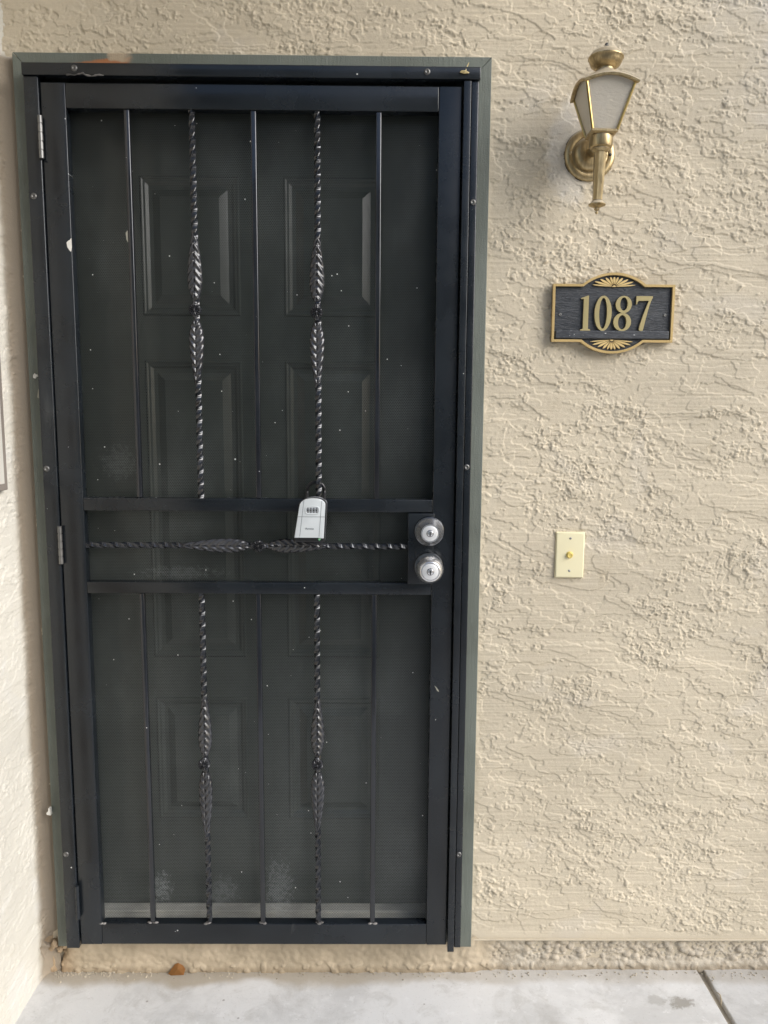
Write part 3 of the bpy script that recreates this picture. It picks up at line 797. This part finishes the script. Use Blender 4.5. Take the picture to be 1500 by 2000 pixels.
for k in range(4):
    x = cx - .0100 + k*.0067
    b = bmesh.new()
    NZ = 12; rw = []
    for i in range(NZ+1):
        a = -1.1 + 2.2*i/NZ
        rw.append([b.verts.new((x-.0021, -.0962-.0042*math.cos(a), cz+.0078*math.sin(a))), b.verts.new((x+.0021, -.0962-.0042*math.cos(a), cz+.0078*math.sin(a)))])
    for p, q in zip(rw[:-1], rw[1:]): b.faces.new((p[0], p[1], q[1], q[0]))
    o = obj('dial_wheel', b, 'dial_metal', fc)
    for zz in (-.0045, 0, .0045):
        obj('numeral_mark', box(x-.0011, x+.0011, -.1006+.0012*(abs(zz) > 0), -.0985, cz+zz-.0012, cz+zz+.0012), 'slot_dark', fc)
obj('drop_door', box(.598, .648, -.0895, -.070, 1.1605, 1.170, .002), 'black_plastic', kl)
obj('status_dot', lathe([(0, .0032), (.0008, .0030), (.0010, 0)], (.6475, -.0895, 1.1650), '-Y', 20), 'green_dot', kl, True)
pts = []
for i in range(25):
    a = math.pi*i/24
    pts.append((.6352+.0205*math.cos(math.pi-a), -.030-.002*math.sin(a), 1.2735+.0190*math.sin(a)))
pts = [(.6140, -.066, 1.240), (.6145, -.060, 1.252), (.6147, -.040, 1.263)] + pts + [(.6557, -.040, 1.263), (.6558, -.060, 1.252), (.6555, -.066, 1.240)]
obj('shackle', tube(pts, .0040, 12), 'black_plastic', kl, True)
def text_mesh(name, s, size, loc, m, parent, depth=.0002, shear=0.0):
    cu = bpy.data.curves.new('lettering', 'FONT'); cu.body = s; cu.size = size; cu.extrude = depth
    cu.align_x = 'CENTER'; cu.align_y = 'CENTER'; cu.shear = shear
    to = bpy.data.objects.new('lettering', cu); COL.objects.link(to)
    dg = bpy.context.evaluated_depsgraph_get(); me = bpy.data.meshes.new_from_object(to.evaluated_get(dg))
    bpy.data.objects.remove(to)
    b = bmesh.new(); b.from_mesh(me); bpy.data.meshes.remove(me)
    bmesh.ops.transform(b, verts=b.verts, matrix=Matrix.Translation(loc) @ Matrix.Rotation(R(90), 4, 'X'))
    return obj(name, b, m, parent)
text_mesh('maker_print', 'Puroma', .0062, (.6255, -.0988, 1.1905), 'print_grey', fc, .0002, .2)

# ================================================================ WALL LANTERN
la = thing('wall_lantern', 'antique brass carriage wall lantern with frosted glass panes', 'wall lamp', (1.2633, 0, 2.0465))
AX, AY = 1.2585, -.108
obj('back_plate', lathe([(0, .0575), (.004, .0580), (.0075, .0560), (.010, .0510), (.0105, .0440), (.0085, .0405), (.009, .0385), (.013, .0370), (.019, .0330), (.022, .0240), (.023, 0)], (1.2633, .001, 2.0465), '-Y', 56), 'brass', la, 'auto')
obj('seam_gasket', lathe([(0, .0590), (.003, .0590), (.003, .0)], (1.2633, .003, 2.0465), '-Y', 48), 'dark_seam', la)
for sx_ in (-1, 1):
    obj('plate_screw', lathe([(0, .0038), (.002, .0034), (.003, .0018), (.003, 0)], (1.2633+sx_*.0455, -.0085, 2.0465), '-Y', 16), 'brass' if sx_ < 0 else 'dark_seam', la, True)
obj('arm', tube([(1.2633, -.015, 2.0465), (1.2625, -.045, 2.0450), (1.2605, -.075, 2.0400), (AX, AY, 2.0360)], [.011, .0095, .0095, .011], 16), 'brass', la, True)
def hexlathe(prof, n, nm, m, rot=0, parent=la, sm='auto'):
    b = bmesh.new(); rings = []
    for z, r in prof: rings.append([b.verts.new((AX + r*math.cos(2*math.pi*i/n+rot), AY + r*math.sin(2*math.pi*i/n+rot), z)) for i in range(n)])
    for a, c in zip(rings[:-1], rings[1:]):
        for i in range(n): b.faces.new((a[i], a[(i+1) % n], c[(i+1) % n], c[i]))
    b.faces.new(rings[0]); b.faces.new(rings[-1])
    return obj(nm, b, m, parent, sm)
hexlathe([(1.9175, .0108), (1.926, .0105), (1.960, .0118), (2.008, .0132), (2.018, .0132)], 8, 'stem', 'brass', .39)
hexlathe([(1.8885, .0010), (1.8900, .0026), (1.8930, .0030), (1.8950, .0018), (1.8965, .0045), (1.8990, .0062), (1.9010, .0050), (1.9030, .0090), (1.9065, .0180), (1.9085, .0185), (1.9110, .0150), (1.9160, .0115)], 28, 'bottom_finial', 'brass')
hexlathe([(2.016, .0140), (2.0185, .0170), (2.0215, .0195), (2.0230, .0185), (2.0255, .0235), (2.0290, .0248), (2.0470, .0248), (2.0490, .0230), (2.0500, .0225)], 36, 'cup', 'brass')
# square lantern body: bottom at zb, top at zt
zb_, zt_, hb, ht = 2.055, 2.140, .0265, .0505
hexlathe([(2.0480, hb*1.20), (2.0510, hb*1.50), (2.0550, hb*1.50), (2.0560, hb*1.42)], 4, 'base_tray', 'brass', math.pi/4, la, False)
cor = [(-1, -1), (1, -1), (1, 1), (-1, 1)]
for (sx_, sy_) in cor:
    b = tube([(AX+sx_*hb, AY+sy_*hb, zb_), (AX+sx_*ht, AY+sy_*ht, zt_)], .0029, 8)
    obj('corner_bar', b, 'bright_brass', la, False)
for k in range(4):
    a, c = cor[k], cor[(k+1) % 4]
    b = bmesh.new(); nn = 10; fr = []; bk_ = []
    for i in range(nn+1):
        s = i/nn; ex = .0035*(1-2*s)
        px = a[0]+(c[0]-a[0])*s; py = a[1]+(c[1]-a[1])*s
        arch = .0115*math.sin(math.pi*s)
        q = (zt_+arch-zb_)/(zt_-zb_)
        hh = hb+(ht-hb)*q
        for lst, ins in ((fr, .0012), (bk_, .0034)):
            lst.append((b.verts.new((AX+px*(hb-ins), AY+py*(hb-ins), zb_+.002)), b.verts.new((AX+px*(ht-ins) + (0 if abs(c[0]-a[0]) > 0 else (hh-ht)*px), AY+py*(ht-ins) + ((hh-ht)*py if abs(c[0]-a[0]) > 0 else 0), zt_+arch))))
    for lst in (fr, bk_):
        for p, q in zip(lst[:-1], lst[1:]): b.faces.new((p[0], q[0], q[1], p[1]))
    for p, q in zip(range(nn), range(1, nn+1)):
        b.faces.new((fr[p][1], fr[q][1], bk_[q][1], bk_[p][1])); b.faces.new((fr[p][0], bk_[p][0], bk_[q][0], fr[q][0]))
    b.faces.new((fr[0][0], fr[0][1], bk_[0][1], bk_[0][0])); b.faces.new((fr[-1][0], bk_[-1][0], bk_[-1][1], fr[-1][1]))
    obj('glass_pane', b, 'frosted_glass', la)
# roof: square, each eave arched, rising to a neck
b = bmesh.new(); NSEG = 10; rows_ = []
for lv, (kk, zz, rnd, arch) in enumerate(((.98, .002, 0, 1.0), (1.04, -.0035, 0, 1.0), (1.13, -.0035, 0, 1.0), (1.15, .0005, 0, 1.0), (1.10, .0045, .04, .95), (1.0, .008, .1, .9), (.82, .017, .3, .65), (.62, .027, .6, .35), (.42, .035, .9, .1), (.33, .041, 1, 0), (.32, .047, 1, 0), (.36, .049, 1, 0))):
    row = []
    for k in range(4):
        a, c = cor[k], cor[(k+1) % 4]
        for i in range(NSEG):
            s = i/NSEG; px = a[0]+(c[0]-a[0])*s; py = a[1]+(c[1]-a[1])*s
            l = math.hypot(px, py); q = 1-rnd + rnd*(1.12/l)
            ar = .0125*math.sin(math.pi*s)*arch
            ex = 1 + .24*ar/.017*.35
            row.append(b.verts.new((AX+px*q*ht*kk*(ex if rnd < .5 else 1), AY+py*q*ht*kk*(ex if rnd < .5 else 1), zt_+zz+ar)))
    rows_.append(row)
n4 = 4*NSEG
for a, c in zip(rows_[:-1], rows_[1:]):
    for i in range(n4): b.faces.new((a[i], a[(i+1) % n4], c[(i+1) % n4], c[i]))
b.faces.new(rows_[-1])
obj('roof_cap', b, 'brass', la, 'auto')
hexlathe([(2.184, .0165), (2.1865, .0235), (2.192, .0305), (2.198, .0335), (2.2025, .0345), (2.2045, .0368), (2.2065, .0370), (2.2085, .0355), (2.2140, .0325), (2.2190, .0265), (2.2220, .0200), (2.2240, .0130), (2.2250, .008)], 40, 'chimney_ball', 'brass')
hexlathe([(2.2245, .0095), (2.2270, .0090), (2.2300, .0062), (2.2325, .0035), (2.2345, .0042), (2.2365, .0028), (2.2380, .0004)], 20, 'top_finial', 'old_silver')
hexlathe([(2.056, .010), (2.068, .010), (2.072, .0120), (2.086, .0150), (2.100, .0210), (2.112, .0235), (2.124, .021), (2.132, .013), (2.136, .002)], 24, 'bulb', 'bulb_glass')
la.rotation_euler = (0, R(1.2), 0)

# ================================================================ HOUSE NUMBER PLAQUE
hp = thing('house_number_plaque', 'black and gold house number plaque reading 1087 on stucco', 'house number', (1.3297, 0, 1.6905))
PX, PZ = 1.3297, 1.6912
def plq(ins):
    hw_, hh_ = .1422-ins, .0660-ins; ch = .0735; rise = .0262; Rr = (ch*ch+rise*rise)/(2*rise); Ra = Rr-ins
    cz_ = .0660+rise-Rr
    c2 = math.sqrt(max(0, Ra**2-(hh_-cz_)**2)); a0 = math.acos(c2/Ra); NA = 26
    top = []
    for i in range(NA+1):
        a = a0 + (math.pi-2*a0)*i/NA; top.append((Ra*math.cos(a), cz_+Ra*math.sin(a)))
    pts = [(hw_, -hh_), (hw_, hh_)] + top + [(-hw_, hh_), (-hw_, -hh_)] + [(-x, -z) for x, z in top]
    return [(PX+x, PZ+z) for x, z in pts]
obj('backing', prism(plq(.001), -.0105, .003), 'plaque_black', hp)
obj('gold_border', ring(plq(0), plq(.0055), -.0165, -.0060), 'gold_paint', hp)
obj('number_ledge', box(PX-.1335, PX+.1335, -.0165, -.0095, PZ-.0585, PZ-.0395, .0022), 'plaque_ledge', hp)
for sg in (-1, 1):
    for k, ad in enumerate((5, 15, 28, 46, 68, 90, 112, 134, 152, 165, 175)):
        a = R(ad); dirx, dirz = math.cos(a), math.sin(a)
        rise = .0262; ch = .0735; Rr = (ch*ch+rise*rise)/(2*rise)-.0062; czz = .0660+rise-(ch*ch+rise*rise)/(2*rise)
        ox, oz = 0, .0600
        bb = ox*dirx + (oz-czz)*dirz; cc = ox*ox+(oz-czz)**2-Rr*Rr
        reach = min((-bb + math.sqrt(bb*bb-cc))*.88, .050)
        w0 = (.0011, .0019, .0023, .0024, .0021, .0026)[min(k, 10-k)]
        st = .0060; ln = [(i/8, w0*math.sin(math.pi*((i/8)**1.5))**.7 + .0002) for i in range(9)]
        lift = .0005 if k in (0, 10) else 0
        pts = [(ox+dirx*(st+(reach-st)*t) - dirz*w_, oz+dirz*(st+(reach-st)*t) + dirx*w_) for t, w_ in ln] + [(ox+dirx*(st+(reach-st)*t) + dirz*w_, oz+dirz*(st+(reach-st)*t) - dirx*w_) for t, w_ in reversed(ln)]
        pts = [(PX+x, PZ+sg*(z+lift)) for x, z in pts]
        obj('fan_petal', prism(pts, -.0135-.0001*k, -.0100), 'gold_leaf', hp)
    dm = [(PX+.0042*math.cos(math.pi*i/10), PZ+sg*(.0602+.0036*math.sin(math.pi*i/10))) for i in range(11)]
    obj('fan_heart', prism(dm, -.0146, -.0100), 'gold_leaf', hp)
for sx_ in (-1, 1):
    obj('plaque_screw', lathe([(0, .0034), (.0016, .0034), (.0022, .0026), (.0022, .0014), (.0012, .0012), (.0012, 0)], (PX+sx_*.1230, -.0103, PZ-.003), '-Y', 18), 'old_silver', hp, True)
DB, DT = PZ-.0400, PZ+.0395; DH = DT-DB; DC = (DB+DT)/2
def ell(cx_, cz_, a, b_, n=40): return [(cx_+a*math.cos(2*math.pi*i/n), cz_+b_*math.sin(2*math.pi*i/n)) for i in range(n)]
yf, yk = -.0160, -.0100
x1 = PX-.0640
one = [(-.0115, -.0398), (.0115, -.0398), (.0115, -.0372), (.0062, -.0355), (.0058, .0398), (.0030, .0398), (-.0118, .0345), (-.0118, .0322), (-.0056, .0325), (-.0058, -.0355), (-.0115, -.0372)]
obj('numeral', prism([(x1+x, DC+z) for x, z in one], yf, yk), 'digit_gold', hp)['label'] = 'gold numeral 1'
x0_ = PX-.0235
obj('numeral', ring(ell(x0_, DC, .0200, .0402), ell(x0_, DC, .0092, .0352), yf, yk), 'digit_gold', hp)['label'] = 'gold numeral 0'
x8 = PX+.0232
b = ring(ell(x8-.0010, DC-.0195, .0207, .0208), ell(x8-.0012, DC-.0200, .0098, .0163), yf, yk)
ring(ell(x8+.0008, DC+.0205, .0187, .0196), ell(x8+.0010, DC+.0215, .0088, .0150), yf-.0004, yk, b)
obj('numeral', b, 'digit_gold', hp)['label'] = 'gold numeral 8'
x7 = PX+.0715
sev = [(-.0185, .0398), (.0195, .0398), (.0195, .0365)]
for i in range(1, 9):
    t = i/8; sev.append((.0195-.0195*t**.75, .0365-.0745*t))
sev += [(-.0020, -.0398), (-.0075, -.0398), (-.0098, -.0370)]
for i in range(1, 9):
    t = i/8; sev.append((-.0098+.0208*t**1.25, -.0370+.0665*t))
sev += [(-.0120, .0293), (-.0150, .0270), (-.0165, .0215), (-.0185, .0215)]
obj('numeral', prism([(x7+x, DC+z) for x, z in sev], yf, yk), 'digit_gold', hp)['label'] = 'gold numeral 7'

# ================================================================ DOORBELL
dbp = thing('doorbell', 'ivory doorbell plate with round gold button on stucco', 'doorbell', (1.2525, 0, 1.1155))
b = box(1.2178, 1.2878, -.0075, .004, 1.0588, 1.1722); 
front = [f for f in b.faces if f.calc_center_median().y < -.0074]
bmesh.ops.recalc_face_normals(b, faces=b.faces)
bmesh.ops.bevel(b, geom=list(front[0].edges), offset=.0045, segments=4, profile=.6, affect='EDGES')
obj('cover_plate', b, 'ivory', dbp, 'auto')
bt = obj('button', lathe([(0, .0085), (.0015, .0085), (.002, .0066), (.0060, .0066), (.0068, .0056), (.0062, .0042), (.0062, 0)], (1.2517, -.0074, 1.1163), '-Y', 32), 'button_gold', dbp, 'auto')
for zz in (1.1570, 1.0765):
    obj('plate_screw', lathe([(-.001, .0031), (.0004, .0030), (.0008, .0022), (.0008, 0)], (1.2525, -.0074, zz), '-Y', 16), 'dial_metal', dbp, True)

# ================================================================ SMALL THINGS
fp = thing('framed_panel', 'grey-brown framed panel fixed to the cream side wall, cut by the photo edge', 'panel', (-.070, -.2, 1.277))
obj('frame', box(-.0745, -.058, -.36, -.104, 1.277, 1.62, .002), 'panel_frame', fp)
obj('face', box(-.0600, -.0572, -.345, -.119, 1.292, 1.605, .001), 'panel_face', fp)
def flake(name, pts, y, th_, m, label, cat, group=None, bend=0.0):
    b = prism(pts, y, y+th_)
    o = obj(name, b, m); o.location = (0, 0, 0)
    return tag(o, label, cat, group)
flake('paint_chip', [(-.026, 1.533), (-.021, 1.530), (-.0175, 1.5345), (-.015, 1.536), (-.016, 1.541), (-.019, 1.5395), (-.022, 1.543), (-.0255, 1.539)], -.0225, .004, 'white_chip', 'small white chip stuck on the left casing beside the hinge jamb', 'paint chip')
flake('wood_scrape', [(-.0195, 1.487), (-.0035, 1.480), (-.0040, 1.522), (-.0090, 1.524), (-.0165, 1.503)], -.0212, .004, 'scraped', 'pale scraped splinter on the left casing below the white chip', 'splinter')
flake('paper_scrap', [(-.043, .452), (-.0335, .450), (-.0340, .468), (-.0385, .4685), (-.0395, .459), (-.0435, .457)], -.033, .010, 'white_chip', 'white scrap caught between left casing and side wall near the bottom', 'scrap')
b = bmesh.new()
def curved(pts3, m, name, label, cat):
    b = bmesh.new(); fr = [b.verts.new(p) for p in pts3]
    c = Vector((0, 0, 0))
    for p in pts3: c += Vector(p)
    c /= len(pts3); cv = b.verts.new(c + Vector((0, -.003, .001)))
    for i in range(len(fr)): b.faces.new((fr[i], fr[(i+1) % len(fr)], cv))
    r = bmesh.ops.solidify(b, geom=list(b.faces), thickness=.0006)
    return tag(obj(name, b, m, None, False), label, cat)
curved([(.243, -.016, .003), (.252, -.020, .001), (.284, -.018, .001), (.287, -.012, .013), (.280, -.008, .020), (.268, -.009, .028), (.259, -.009, .024)], 'dry_leaf', 'dry_leaf', 'curled orange dry leaf lying against the footing under the door', 'leaf')
curved([(.956, -.0625, 2.1955), (.965, -.064, 2.192), (.976, -.0625, 2.1935), (.977, -.062, 2.196), (.968, -.0625, 2.1995), (.960, -.0625, 2.1995)], 'pale_petal', 'dry_petal', 'pale yellow dry petal on the top right corner of the black frame', 'petal')
curved([(.968, -.061, 2.1995), (.9715, -.060, 2.2), (.9775, -.052, 2.2200), (.9765, -.050, 2.2215), (.972, -.055, 2.212)], 'pale_petal', 'dry_stalk', 'thin pale stalk of dry grass sticking up behind the yellow petal', 'stalk')
tw = [(1.640, -.125, .002), (1.6435, -.117, .006), (1.648, -.108, .009), (1.6515, -.096, .010), (1.652, -.085, .007), (1.6505, -.077, .002)]
tag(obj('dry_twig', tube(tw, [.0006, .001, .0012, .0012, .001, .0006], 6), 'twig', None, True), 'thin curved tan twig lying in the concrete joint at the right', 'twig')
b = bmesh.new(); rr2 = random.Random(3)
for i in range(420):
    x = rr2.uniform(-.06, 2.0) if rr2.random() > .25 else rr2.uniform(-.06, .12)
    y = -.006 - abs(rr2.gauss(0, .012)); s = rr2.uniform(.0007, .0024)
    bmesh.ops.create_icosphere(b, subdivisions=1, radius=s, matrix=Matrix.Translation((x, y, s*.5)) @ Matrix.Rotation(rr2.uniform(0, 3), 4, 'Z') @ Matrix.Diagonal((1.3, .9, .7, 1)))
o = obj('grit', b, 'grit'); tag(o, 'loose plaster grit along the foot of the wall', 'grit', None, 'stuff')
# broken lumps of render in the corner hole
for i, (x, y, z, s, lb) in enumerate(((-.050, -.012, .083, .011, 'brown lump of broken render high in the corner hole'), (-.041, -.004, .062, .009, 'grey pointed lump of broken render low in the corner hole'), (-.030, -.001, .070, .008, 'small pale lump of render beside the casing foot'))):
    b = bmesh.new(); bmesh.ops.create_icosphere(b, subdivisions=3, radius=s)
    for v in b.verts:
        q = v.co.normalized(); v.co *= 1 + .22*math.sin(q.x*5+i*2)*math.cos(q.z*4+i) + .10*math.sin(q.y*11+q.z*9)
        v.co.x *= .75; v.co.y *= .7
    bmesh.ops.translate(b, verts=b.verts, vec=(x, y, z))
    tag(obj('render_lump', b, 'footing', None, True), lb, 'rubble', 'broken render in the corner hole')
